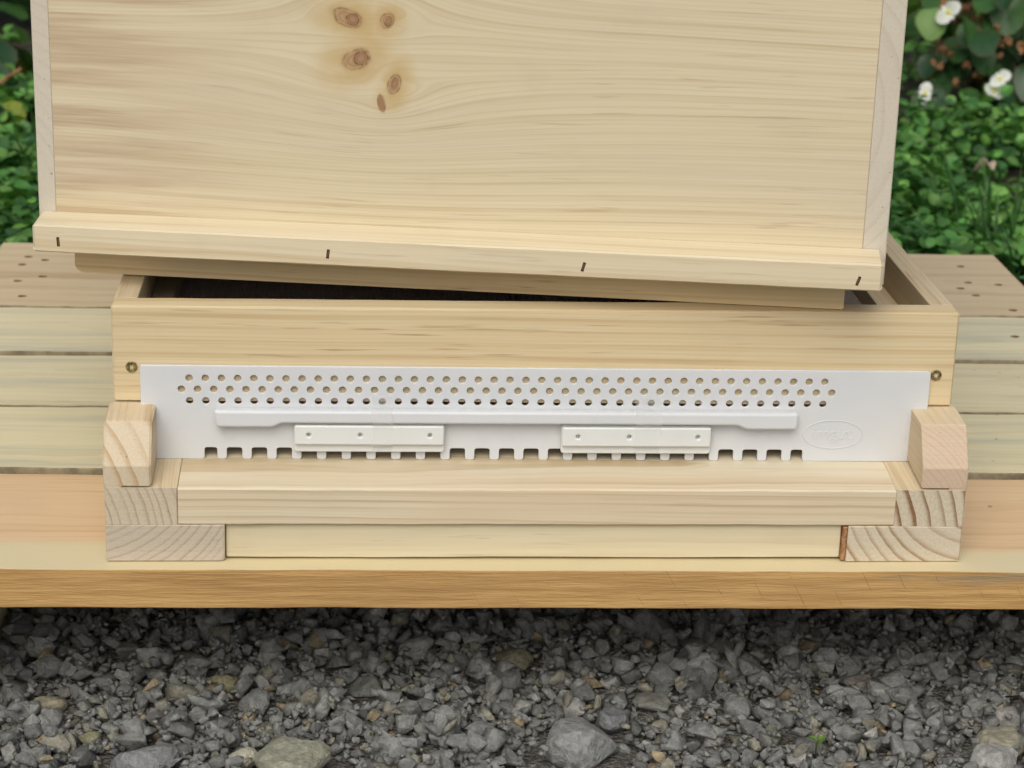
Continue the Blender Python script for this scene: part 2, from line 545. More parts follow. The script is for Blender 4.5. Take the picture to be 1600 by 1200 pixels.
def rough_sawn(name):
    mt, nt, b, tc, P = new_mat(name)
    f1 = noise(nt, vec(nt, P[0] * 14, P[1] * 100, P[2] * 330), 1.0, 4, 0.65)
    f2 = noise(nt, vec(nt, P[0] * 5, 0.0, P[2] * 60), 1.0, 3)
    f3 = noise(nt, vec(nt, P[0] * 60, 0.0, P[2] * 900), 1.0, 3, 0.7)
    col = mixc(nt, f1.smooth(0.3, 0.7), (0.43, 0.25, 0.092), (0.60, 0.375, 0.15))
    col = mixc(nt, f2.smooth(0.45, 0.75) * 0.4, col, (0.29, 0.165, 0.065))
    col = mixc(nt, f3.smooth(0.62, 0.8) * 0.6, col, (0.62, 0.46, 0.26))
    grey = noise(nt, vec(nt, P[0] * 9 + 3, 0.0, P[2] * 90), 1.0, 3).smooth(0.58, 0.72) * P[2].smooth(-0.016, -0.006)
    col = mixc(nt, grey * 0.6, col, (0.30, 0.25, 0.16))
    # slanting saw-tooth scores
    sc = ((P[0] + P[2] * 0.55) * 42 + noise(nt, vec(nt, P[0] * 3, 0.0, 0.0), 1.0, 1) * 3).fract()
    sc = ((sc - 0.5).abs()).smooth(0.0, 0.022, 1.0, 0.0) * noise(nt, vec(nt, P[0] * 16, 5.0, P[2] * 120), 1.0, 2).smooth(0.45, 0.6)
    sc = sc * P[0].smooth(-0.15, 0.1, 0.1, 0.8)
    col = mixc(nt, sc * 0.25, col, (0.15, 0.085, 0.035))
    nt.links.new(col.s, b.inputs['Base Color'])
    b.inputs['Roughness'].default_value = 0.8
    b.inputs['Specular IOR Level'].default_value = 0.2
    set_bump(nt, b, f1 + f3 * 0.8 - sc * 0.5, 0.7, 0.0009)
    return mt


M['sawn'] = rough_sawn('rough_sawn_edge')
M['edge'] = flat_mat('weathered_shaded_plank_edge', (0.27, 0.225, 0.14), 0.85, var=0.35, scale=70, bump=0.3)  # weathered tone, with the shade of the plank gaps painted into it
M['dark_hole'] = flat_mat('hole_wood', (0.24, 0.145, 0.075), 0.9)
M['bark'] = flat_mat('bark_edge', (0.33, 0.17, 0.075), 0.8, var=0.4, scale=300, bump=0.3)

mt, nt, b, tc, P = new_mat('white_plastic')
nz = noise(nt, tc.outputs['Object'], 40, 2)
cc = mixc(nt, nz.smooth(0.3, 0.7), (0.79, 0.81, 0.83), (0.815, 0.83, 0.845))
nt.links.new(cc.s, b.inputs['Base Color'])
b.inputs['Roughness'].default_value = 0.32
trn = nt.nodes.new('ShaderNodeBsdfTranslucent')
trn.inputs['Color'].default_value = (0.9, 0.9, 0.88, 1)
mxs = nt.nodes.new('ShaderNodeMixShader')
mxs.inputs[0].default_value = 0.22
nt.links.new(b.outputs[0], mxs.inputs[1])
nt.links.new(trn.outputs[0], mxs.inputs[2])
nt.links.new(mxs.outputs[0], nt.nodes['Material Output'].inputs['Surface'])
M['plastic'] = mt
M['plastic_w'] = flat_mat('ivory_plastic', (0.72, 0.735, 0.715), 0.3, var=0.02, scale=30)
M['zinc'] = flat_mat('yellow_zinc', (0.40, 0.33, 0.15), 0.42, 0.9, var=0.5, scale=700)
M['wire'] = flat_mat('dark_wire', (0.48, 0.40, 0.36), 0.6, 0.0)

mt, nt, b, tc, P = new_mat('clear_tape')
b.inputs['Base Color'].default_value = (0.95, 0.96, 0.93, 1)
b.inputs['Roughness'].default_value = 0.18
b.inputs['Alpha'].default_value = 0.09
M['tape'] = mt

# ------------------------------------------------------------------ GROUND
soil_m, nt, b, tc, P = new_mat('soil')
n1 = noise(nt, tc.outputs['Object'], 30, 6, 0.65)
n2 = noise(nt, tc.outputs['Object'], 3, 3)
c = mixc(nt, n1.smooth(0.3, 0.7), (0.022, 0.017, 0.012), (0.075, 0.057, 0.04))
c = mixc(nt, n2.smooth(0.4, 0.7) * 0.4, c, (0.05, 0.055, 0.025))
nt.links.new(c.s, b.inputs['Base Color'])
b.inputs['Roughness'].default_value = 0.95
set_bump(nt, b, n1, 1.0, 0.02)
me = bpy.data.meshes.new('ground')
me.from_pydata([(-60, -30, -0.124), (60, -30, -0.124), (60, 90, -0.124), (-60, 90, -0.124)], [], [(0, 1, 2, 3)])
tag(mobj('ground', me, soil_m), kind='structure')

grit_m, nt, b, tc, P = new_mat('grit')
n1 = noise(nt, tc.outputs['Object'], 260, 4, 0.7)
vo = nt.nodes.new('ShaderNodeTexVoronoi')
vo.inputs['Scale'].default_value = 330
nt.links.new(tc.outputs['Object'], vo.inputs['Vector'])
vd = G(nt, vo.outputs['Distance'])
c = mixc(nt, n1.smooth(0.3, 0.7), (0.08, 0.075, 0.065), (0.22, 0.205, 0.18))
nt.links.new(c.s, b.inputs['Base Color'])
b.inputs['Roughness'].default_value = 0.95
set_bump(nt, b, n1 - vd, 1.0, 0.004)
GX0, GX1, GY0, GY1 = -1.5, 1.5, -1.1, 0.78
V, Fc = [], []
nx, ny = 90, 56
for j in range(ny + 1):
    for i in range(nx + 1):
        x, y = GX0 + (GX1 - GX0) * i / nx, GY0 + (GY1 - GY0) * j / ny
        e = min(i, nx - i, j, ny - j)
        z = -0.119 + (0.002 * mnoise.noise(Vector((x * 9, y * 9, 0))) if e > 0 else -0.004)
        V.append((x, y, z))
for j in range(ny):
    for i in range(nx):
        a = j * (nx + 1) + i
        Fc.append((a, a + 1, a + nx + 2, a + nx + 1))
me = bpy.data.meshes.new('gravel_bed')
me.from_pydata(V, [], Fc)
tag(mobj('gravel_bed', me, grit_m), kind='structure')

# ------------------------------------------------------------------ BENCH (low slatted stand of five planks)
BY = R(-0.3572)
bench = thing('bench', 'low bench of wide pale pine planks standing on gravel under the beehive', 'bench', (0, 0, 0), BY)
PV = [-0.0557, 0.1014, 0.2263, 0.3458, 0.4655, 0.661]
PM = ['plank_a', 'plank_b', 'plank_c', 'plank_d', 'plank_e']
PZ = [0.0, 0.0022, 0.0012, 0.0024, 0.0018]
XL, XR = -0.432, 0.4713
planks = []
for k in range(5):
    g0 = 0.0 if k == 0 else 0.003
    g1 = 0.003 if k < 4 else 0.0
    z1 = PZ[k] if k == 0 else PZ[k]
    rad = (0.001, 0.001, 0.0014, 0.0008) if k == 0 else (0.001, 0.001, 0.0018, 0.0010)
    me = sweep(rr(PV[k] + g0, PV[k + 1] - g1, -0.0250, z1, rad, 3), XL + (0.003 * ((k * 7) % 3)) - 0.003, XR - 0.002 * ((k * 5) % 3), 'x', 80, 0.0007 if k else 0.0005, 11 + k)
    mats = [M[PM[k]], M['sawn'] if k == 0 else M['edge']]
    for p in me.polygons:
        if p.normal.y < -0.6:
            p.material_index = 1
    planks.append(mobj('plank', me, mats, bench))
holes = {4: [(-0.400, .6157), (-.3843, .606), (-.4019, .5911), (-.3791, .5552), (-.3981, .541), (-.3878, .4963), (.4318, .6172), (.4249, .5647),
             (.4131, .5455), (.4501, .5586), (.4210, .5244), (.4414, .4819)], 3: [(.4217, .4054)]}
for k, lst in holes.items():
    cut = []
    for i, (x, y) in enumerate(lst):
        px_, py_ = x * math.cos(-BY) - y * math.sin(-BY), x * math.sin(-BY) + y * math.cos(-BY)
        s = -1 if px_ < 0 else 1
        cut.append(cyl_mesh((px_ - s * 0.004, py_, 0.006), (px_ + s * 0.006, py_ + 0.001, -0.010), 0.0034, 0.0026, 10))
    nm = len(planks[k].data.materials)
    carve(planks[k], cut)
    if len(planks[k].data.materials) == 0:
        for q in (M[PM[k]], M['edge']):
            planks[k].data.materials.append(q)
    d = planks[k].data
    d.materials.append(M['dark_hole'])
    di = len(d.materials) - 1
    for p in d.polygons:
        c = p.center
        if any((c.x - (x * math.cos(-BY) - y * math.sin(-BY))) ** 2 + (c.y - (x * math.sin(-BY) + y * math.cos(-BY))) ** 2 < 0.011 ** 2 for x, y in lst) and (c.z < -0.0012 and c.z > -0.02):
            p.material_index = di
for x0 in (-0.405, 0.375):
    mobj('bearer', box(x0, x0 + 0.06, -0.03, 0.64, -0.121, -0.0255, 0.001, 5), M['plank_end'], bench)
mobj('bearer', box(-0.344, 0.374, 0.33, 0.39, -0.12, -0.0258, 0.001, 6), M['plank_end'], bench)

# ------------------------------------------------------------------ HIVE FLOOR
T = 0.0149
H1 = 0.1457
DEP = 0.50
floor = thing('hive_floor', 'pale pine beehive floor with raised walls, landing board and screwed corners', 'hive floor', (0, 0, 0.0004))
me = sweep(rr(-0.0012, 0.0160, 0.0863, H1, (0.0006, 0.0006, 0.0008, 0.0012), 2), -0.255, 0.255, 'x', 60, 0.00028, 3, end=0.0012)
mobj('front_wall', me, M['wall'], floor)
for s in (-1, 1):
    a0, a1 = sorted((s * 0.2549, s * 0.2408))
    mobj('side_wall', sweep(rr(a0, a1, 0.0472, H1 - 0.0003, 0.0008), 0.0163, DEP, 'y', 40, 0.0002, 5 + s), M['wall_side'], floor)
    a0, a1 = sorted((s * 0.2404, s * 0.2265))
    mobj('ledge', sweep(rr(a0, a1, 0.108, 0.1227, 0.0006), 0.0168, DEP - T - 0.001, 'y', 20, 0.0002, 8 + s), M['wall_side'], floor)
    # cheek below the front wall, beside the entrance
    a0, a1 = sorted((s * 0.2545, s * 0.2255))
    mobj('cheek', box(a0, a1, 0.0005, 0.0155, 0.0475, 0.0858, 0.0006, 9 + s), M['wall'], floor)
mobj('back_wall', box(-0.2406, 0.2406, DEP - T, DEP - 0.0003, 0.0472, H1 - 0.0004, 0.0008, 7), M['wall'], floor)
# wire mesh floor
V, Fc = [], []


def bar(x0, x1, y0, y1, z0, z1):
    i = len(V)
    V.extend([(x0, y0, z0), (x1, y0, z0), (x1, y1, z0), (x0, y1, z0), (x0, y0, z1), (x1, y0, z1), (x1, y1, z1), (x0, y1, z1)])
    Fc.extend([(i, i + 3, i + 2, i + 1), (i + 4, i + 5, i + 6, i + 7), (i, i + 1, i + 5, i + 4), (i + 1, i + 2, i + 6, i + 5), (i + 2, i + 3, i + 7, i + 6), (i + 3, i, i + 4, i + 7)])


y = 0.02
while y < DEP - T - 0.004:
    bar(-0.2262, 0.2262, y, y + 0.0005, 0.1100, 0.1107)
    y += 0.0018
x = -0.2255
while x < 0.226:
    bar(x, x + 0.0005, 0.017, DEP - T - 0.001, 0.1108, 0.1115)
    x += 0.0018
me = bpy.data.meshes.new('wire_mesh')
me.from_pydata(V, [], Fc)
tag(mobj('wire_mesh', me, M['wire'], floor), kind='stuff')
# base deck under the mesh keeps the inside dark
mobj('deck', box(-0.2140, 0.2140, 0.0560, DEP - 0.001, 0.0240, 0.0320, 0.0006, 4), M['front_board'], floor)

YF = -0.0429


def slope_z(y):
    return 0.0466 + (y - YF) * 0.10


# landing board: sloping top
prof = [(YF + 0.0006, 0.0236), (0.0555, 0.0236), (0.0555, slope_z(0.0555)), (YF + 0.0012, slope_z(YF)), (YF, slope_z(YF) - 0.0009), (YF, 0.0243)]
me = sweep(prof, -0.2144, 0.21465, 'x', 70, 0.00045, 21, end=0.0001)
mobj('landing_board', me, M['landing'], floor)
mobj('front_board', sweep(rr(YF + 0.0035, YF + 0.022, 0.0012, 0.0228, 0.0005), -0.1868, 0.1838, 'x', 60, 0.0004, 23), M['front_board'], floor)
for s, e in ((-1, 'l'), (1, 'r')):
    a0, a1 = sorted((s * 0.2571, s * 0.2147))
    prof = [(YF, 0.0234), (DEP, 0.0234), (DEP, slope_z(0.0)), (0.0, slope_z(0.0)), (YF, slope_z(YF))]
    me = sweep(prof, a0, a1, 'x', 6, 0.0002, 30 + s)
    mobj('side_rail', me, M['rail_' + e], floor)
    b0, b1 = sorted((s * 0.2571, s * 0.1872))
    cr = (0.0006, 0.0022, 0.0006, 0.0006) if s < 0 else (0.0006, 0.0006, 0.0006, 0.0006)
    me = sweep(rr(b0, b1, 0.0, 0.0232, cr, 2), YF - 0.0002, DEP, 'y', 20, 0.0003, 33 + s)
    fo = mobj('foot', me, [M['foot_' + e], M['bark']], floor)
    if s > 0:
        mobj('bark_strip', box(0.1842, 0.1869, YF + 0.0003, YF + 0.08, 0.0004, 0.0226, 0.0006, 41, 0.0005, 12), M['bark'], fo)
    # chamfered end block standing on the rail
    zb = 0.0480
    prof = [(YF, zb + 0.0002), (-0.0012, zb + 0.0046), (-0.0012, 0.0855), (-0.0285, 0.0838), (-0.0297, 0.0833), (YF + 0.0003, 0.0609), (YF, 0.0602)]
    c0, c1 = sorted((s * 0.2576, s * 0.2296))
    m1 = sweep(prof, c0, c1, 'x', 5, 0.00025, 50 + s, end=0.0012 if s < 0 else 0.0006)
    d0, d1 = sorted((s * 0.2574, s * 0.2465))
    m2 = sweep([(YF + 0.0002, 0.0464), (-0.002, 0.0505), (-0.002, 0.056), (YF + 0.0002, 0.056)], d0, d1, 'x', 3, 0.0, 0)
    mobj('end_block', join_meshes([m1, m2]), M['block_' + e], floor)


def screw(x, z, r=0.0035):
    me = bpy.data.meshes.new('screw')
    bm = bmesh.new()
    n = 20
    rings = [(r, 0.0002), (r, -0.0017), (r * 0.9, -0.0021), (r * 0.45, -0.0020), (r * 0.40, 0.0006)]
    vs = []
    for rad, yy in rings:
        ring = []
        for k in range(n):
            t = 2 * math.pi * k / n
            q = rad
            if rad < r * 0.5:
                q = rad * (1.0 + 0.3 * math.cos(6 * t))
            ring.append(bm.verts.new((x + q * math.cos(t), yy, z + q * math.sin(t))))
        vs.append(ring)
    for i in range(len(vs) - 1):
        for k in range(n):
            bm.faces.new((vs[i][k], vs[i][(k + 1) % n], vs[i + 1][(k + 1) % n], vs[i + 1][k]))
    bm.faces.new(vs[-1])
    bmesh.ops.recalc_face_normals(bm, faces=bm.faces)
    bm.to_mesh(me)
    bm.free()
    return mobj('screw', me, M['zinc'], floor)


# (heads sit flush with the wall face)
screw(-0.2436, 0.1078)
screw(0.2436, 0.1059)

# ------------------------------------------------------------------ ENTRANCE GUARD (white perforated plastic)
guard = thing('entrance_guard', 'white perforated plastic entrance guard with toothed lower edge across hive front', 'entrance guard', (0, 0, 0))
ZB, ZT, ZN = 0.0509, 0.1103, 0.0583
outline = [(-0.2385, ZB), (-0.2008 - 0.0015, ZB)]
pitch = (0.1568 - 0.1935 * -1) / 23.17
notches = [(-0.2011, -0.1935)]
tooth0 = -0.1935
PT = (0.1510 + 0.1935) / 23.0
for k in range(23):
    notches.append((tooth0 + k * PT + 0.0057, tooth0 + (k + 1) * PT))
notches.append((tooth0 + 23 * PT + 0.0057, tooth0 + 23 * PT + 0.0057 + 0.0073))
poly = [(-0.2385, ZB)]
for a, b_ in notches:
    poly += [(a, ZB), (a, ZN), (b_, ZN), (b_, ZB)]
poly += [(0.2395, ZB), (0.2395, ZT - 0.0008), (-0.2385, ZT)]
loops = [fillet(poly, 0.0016)]
for (x0, x1, z, n) in ((-0.2095, 0.1745, 0.1023, 41), (-0.2142, 0.1794, 0.0953, 42), (-0.2094, 0.1744, 0.0880, 41)):
    for k in range(n):
        loops.append(circle(x0 + (x1 - x0) * k / (n - 1), z, 0.00222))
mobj('plate', plate(loops, -0.0045, -0.0022, 0.0003), M['plastic'], guard)
bz = [(-0.1948, 0.0845), (-0.1934, 0.0740), (-0.1598, 0.0740), (-0.1548, 0.0766), (0.1215, 0.0766), (0.1265, 0.0740), (0.1580, 0.0740), (0.1585, 0.0845)]
mobj('slide_rail', plate([fillet(bz, 0.0018)], -0.0125, -0.0048, 0.0016, 3), M['plastic'], guard)
for (x, z) in ((-0.1866, 0.067), (-0.0185, 0.0678), (0.140, 0.067)):
    mobj('moulding_mark', plate([circle(x, z, 0.0042, 28), circle(x, z, 0.0038, 28)], -0.0047, -0.0044, 0.00005), M['plastic'], guard)
ell = lambda a, b_: [(0.1818 + a * math.cos(2 * math.pi * k / 48), 0.0685 + b_ * math.sin(2 * math.pi * k / 48)) for k in range(48)]
em = mobj('embossed_oval', plate([ell(0.0186, 0.0094), ell(0.0181, 0.0089)], -0.0049, -0.0043, 0.0001), M['plastic'], guard)


def text_mesh(body, size, x, z, y):
    cu = bpy.data.curves.new('t', 'FONT')
    cu.body = body
    cu.size = size
    cu.align_x = 'CENTER'
    cu.align_y = 'CENTER'
    cu.extrude = 0.00025
    o = bpy.data.objects.new('t', cu)
    COL.objects.link(o)
    bpy.context.view_layer.update()
    me = bpy.data.meshes.new_from_object(o.evaluated_get(bpy.context.evaluated_depsgraph_get()))
    bpy.data.objects.remove(o)
    me.transform(Matrix(((1, 0, 0, x), (0, 0, -1, y), (0, 1, 0, z), (0, 0, 0, 1))))
    return me


mobj('embossed_lettering', text_mesh('imgut', 0.0112, 0.1812, 0.0690, -0.0046), M['plastic'], guard)
mobj('embossed_mark', text_mesh('F', 0.005, -0.2172, 0.0693, -0.0045), M['plastic'], guard)

for (x0, x1, hs_, nm, zo) in ((-0.1472, -0.0565, (-0.1383, -0.1074, -0.0654), 'left', 0.0004), (0.0142, 0.1060, (0.0243, 0.0556, 0.0975), 'right', 0.0)):
    rd = thing('entrance_reducer', 'small ivory plastic reducer strip with three holes taped to guard, %s of two' % nm, 'reducer strip', (0, 0, 0))
    zt, zm, zbm = 0.0750 + zo, 0.0622 + zo, 0.0567 + zo
    hl = [circle(h, 0.0685 + zo, 0.00125, 12) for h in hs_]
    mobj('flange', plate([fillet([(x0, zbm), (x1, zbm), (x1, zt), (x0, zt)], 0.0022)], -0.0082, -0.0052, 0.0007, 2), M['plastic_w'], rd)
    mobj('bar', plate([fillet([(x0 + 0.0004, zm), (x1 - 0.0004, zm), (x1 - 0.0004, zt - 0.0004), (x0 + 0.0004, zt - 0.0004)], 0.0012)] + hl, -0.0114, -0.0083, 0.0011, 3), M['plastic_w'], rd)


def tape_strip(x0, x1, lab):
    pts = [(-0.0049, 0.0915), (-0.0051, 0.0862), (-0.0129, 0.0846), (-0.0131, 0.0768), (-0.0117, 0.0746), (-0.0116, 0.0626), (-0.0086, 0.0610), (-0.0085, 0.0572)]
    V = [(x + 0.0004 * math.sin(i * 2.3), y, z) for x in (x0, x1) for i, (y, z) in enumerate(pts)]
    n = len(pts)
    me = bpy.data.meshes.new('tape')
    me.from_pydata(V, [], [(i, i + 1, n + i + 1, n + i) for i in range(n - 1)])
    o = mobj('adhesive_tape', me, M['tape'])
    sm = o.modifiers.new('s', 'SOLIDIFY')
    sm.thickness = 0.00006
    tag(o, lab, 'tape')


tape_strip(-0.1005, -0.0880, 'clear sticky tape holding the left reducer strip to the white guard')
tape_strip(0.0590, 0.0745, 'clear sticky tape holding the right reducer strip to the white guard')

# ------------------------------------------------------------------ HIVE BOX set askew on top
hb = thing('hive_box', 'large knotty pine hive box set askew on the hive floor', 'hive box', (-0.0501, 0.0344, H1 + 0.0008), R(-7.868))
BH, BD = 0.30, 0.50
YP = -0.012
mobj('front_panel', sweep(rr(YP, 0.0105, 0.020, BH, 0.0005), -0.24275, 0.24315, 'x', 40, 0.0001, 61, end=0.0001), M['panel'], hb)
for s, x0, x1, e in ((-1, -0.2537, -0.2428, 'l'), (1, 0.2432, 0.2575, 'r')):
    mobj('side_panel', box(x0, x1, YP + 0.0002, BD, 0.020, BH, 0.0003, 62 + s, 0.0001), M['side_' + e], hb)
mobj('back_panel', box(-0.2424, 0.2428, BD - 0.022, BD - 0.0004, 0.020, BH, 0.0006, 64), M['wall'], hb)
mobj('added_shade_lid', box(-0.2530, 0.2570, YP + 0.001, BD - 0.001, BH + 0.0003, BH + 0.02, 0.001, 65), M['wall'], hb)  # unseen lid, added to keep light out of the box interior
# lower lip: the thinner rim that drops inside the cleat
lipL, lipR = -0.2362, 0.2362
mes = plate([[(lipL + 0.0002, 0.0305)] + [(lipL + 0.006 - 0.006 * math.cos(R(t)) , 0.0058 - 0.0055 * math.sin(R(t))) for t in (0, 18, 36, 54, 72, 90)] +
             [(lipR - 0.001, 0.0), (lipR, 0.0008), (lipR, 0.0305)]], 0.0, 0.0102, 0.0004)
mobj('lip', mes, M['lip'], hb)
for x0, x1 in ((lipL, lipL + 0.012), (lipR - 0.012, lipR)):
    mobj('lip', box(x0 + 0.0004, x1 - 0.0004, 0.0108, BD - 0.02, 0.0, 0.0196, 0.0006, 66), M['wall_side'], hb)
mobj('lip', box(lipL, lipR, BD - 0.0196, BD - 0.008, 0.0, 0.0196, 0.0006, 67), M['lip'], hb)
# front cleat with four sunk staples
YC = -0.0345
prof = [(YC + 0.0008, 0.0222), (YP - 0.0004, 0.0222), (YP - 0.0004, 0.0420), (YC + 0.001, 0.0388), (YC, 0.0378), (YC, 0.0230)]
cl = mobj('cleat', sweep(prof, -0.2520, 0.2545, 'x', 50, 0.0003, 68, end=0.0016), [M['cleat'], M['dark_hole']], hb)
cut = []
slots = [(-0.2362, 0.0289, 0.05), (-0.0731, 0.0293, -0.12), (0.0790, 0.0288, -0.25), (0.2403, 0.0281, -0.3)]
for x, z, a in slots:
    bm = bmesh.new()
    bmesh.ops.create_cube(bm, size=1)
    bmesh.ops.scale(bm, verts=bm.verts, vec=(0.0018, 0.0036, 0.0058))
    bmesh.ops.rotate(bm, verts=bm.verts, cent=(0, 0, 0), matrix=Matrix.Rotation(-a, 3, 'Y'))
    bmesh.ops.translate(bm, verts=bm.verts, vec=(x, YC, z))
    me = bpy.data.meshes.new('cutter')
    bm.to_mesh(me)
    bm.free()
    cut.append(me)
carve(cl, cut)
if len(cl.data.materials) == 0:
    cl.data.materials.append(M['cleat'])
    cl.data.materials.append(M['dark_hole'])
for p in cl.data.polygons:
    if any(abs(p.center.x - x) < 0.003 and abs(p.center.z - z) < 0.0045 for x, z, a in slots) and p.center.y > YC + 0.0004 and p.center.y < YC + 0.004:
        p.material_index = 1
M['staple'] = flat_mat('staple_steel', (0.30, 0.22, 0.12), 0.4, 0.8)
for x, z, a in slots:
    me = box(-0.0006, 0.0006, YC + 0.0007, YC + 0.0017, -0.0027, 0.0022, 0.0002, 1, 0.0, 4)
    me.transform(Matrix.Translation((x, 0, z)) @ Matrix.Rotation(-a, 4, 'Y') )
    mobj('staple', me, M['staple'], cl)

# ------------------------------------------------------------------ GRAVEL
rng = np.random.default_rng(7)
random.seed(7)


def hull_stone(npts, seed, flat=0.7, bev=0.0, aniso=0.25):
    rg = np.random.default_rng(seed)
    p = rg.normal(size=(npts, 3))
    p /= np.linalg.norm(p, axis=1)[:, None]
    p *= rg.uniform(0.78, 1.0, (npts, 1))
    p *= np.array([1.0, 1.0 - aniso * rg.uniform(0, 1.4), flat * rg.uniform(0.75, 1.1)])
    bm = bmesh.new()
    for q in p:
        bm.verts.new(q)
    res = bmesh.ops.convex_hull(bm, input=bm.verts)
    junk = [g for g in res['geom_interior'] if isinstance(g, bmesh.types.BMVert)]
    if junk:
        bmesh.ops.delete(bm, geom=junk, context='VERTS')
    bmesh.ops.dissolve_limit(bm, angle_limit=R(14), verts=bm.verts, edges=bm.edges)
    if bev:
        bmesh.ops.bevel(bm, geom=list(bm.edges), offset=bev, segments=1, affect='EDGES', profile=0.6)
    bmesh.ops.triangulate(bm, faces=bm.faces)
    bm.verts.ensure_lookup_table()
    bm.verts.index_update()
    V = np.array([v.co[:] for v in bm.verts])
    Fi = np.array([[v.index for v in f.verts] for f in bm.faces])
    bm.free()
    return V, Fi


VAR_S = [hull_stone(11, 100 + i, 0.75) for i in range(24)]
VAR_M = [hull_stone(12, 200 + i, 0.68, 0.035, 0.4) for i in range(44)]


def stone_mat():
    mt, nt, b, tc, P = new_mat('limestone_gravel')
    at = nt.nodes.new('ShaderNodeAttribute')
    at.attribute_name = 'tint'
    base = G(nt, at.outputs['Color'])
    n1 = noise(nt, tc.outputs['Object'], 190, 5, 0.65)
    n2 = noise(nt, tc.outputs['Object'], 60, 3)
    n3 = noise(nt, tc.outputs['Object'], 900, 3, 0.7)
    c = mixc(nt, n1.smooth(0.3, 0.75), mixc(nt, 1.0, base, (0.68, 0.67, 0.66), 'MULTIPLY'), mixc(nt, 1.0, base, (1.25, 1.24, 1.22), 'MULTIPLY'))
    c = mixc(nt, n2.smooth(0.56, 0.75) * 0.3, c, (0.20, 0.17, 0.11))
    vein = ((noise(nt, tc.outputs['Object'], 85, 2) - 0.5).abs()).smooth(0.0, 0.018, 1.0, 0.0) * n2.smooth(0.45, 0.6)
    c = mixc(nt, vein * 0.45, c, (0.42, 0.42, 0.40))
    dust = n3.smooth(0.6, 0.8) * 0.35
    c = mixc(nt, dust, c, (0.34, 0.33, 0.31))
    nt.links.new(c.s, b.inputs['Base Color'])
    b.inputs['Roughness'].default_value = 0.72
    b.inputs['Specular IOR Level'].default_value = 0.35
    set_bump(nt, b, n1 + n3 * 0.45, 1.0, 0.0028)
    return mt


M['stone'] = stone_mat()
ZG = -0.1185
# height field of the pile, 2.5 mm cells
CS = 0.0025
HX0, HY0, HX1, HY1 = -1.45, -1.05, 1.45, 0.74
HW, HH = int((HX1 - HX0) / CS), int((HY1 - HY0) / CS)
hf = np.full((HH, HW), ZG)


def settle(x, y, rad, rz, sink):
    i0, i1 = int((x - rad - HX0) / CS), int((x + rad - HX0) / CS) + 2
    j0, j1 = int((y - rad - HY0) / CS), int((y + rad - HY0) / CS) + 2
    i0, j0 = max(i0, 0), max(j0, 0)
    w = hf[j0:j1, i0:i1]
    if w.size == 0:
        return ZG
    yy = HY0 + CS * (np.arange(j0, j0 + w.shape[0]) + .5)[:, None]
    xx = HX0 + CS * (np.arange(i0, i0 + w.shape[1]) + .5)[None, :]
    d2 = ((xx - x) ** 2 + (yy - y) ** 2) / (rad * rad)
    msk = d2 < 1
    if not msk.any():
        return float(w.mean()) + rz * sink
    zc = float(w[msk].mean()) + rz * sink
    top = zc + rz * np.sqrt(np.clip(1 - d2, 0, 1)) * 0.85
    np.maximum(w, np.where(msk, top, -9), out=w)
    return zc


def stone_tint():
    t = random.random()
    g = random.uniform(0.175, 0.32)
    if t < 0.83:
        return (g * 0.98, g * 1.0, g * 0.955)
    if t < 0.93:
        return (g * 1.16, g * 1.11, g * 0.88)
    if t < 0.955:
        return (g * 1.35, g * 1.10, g * 0.70)
    return (g * 1.45, g * 1.42, g * 1.35)


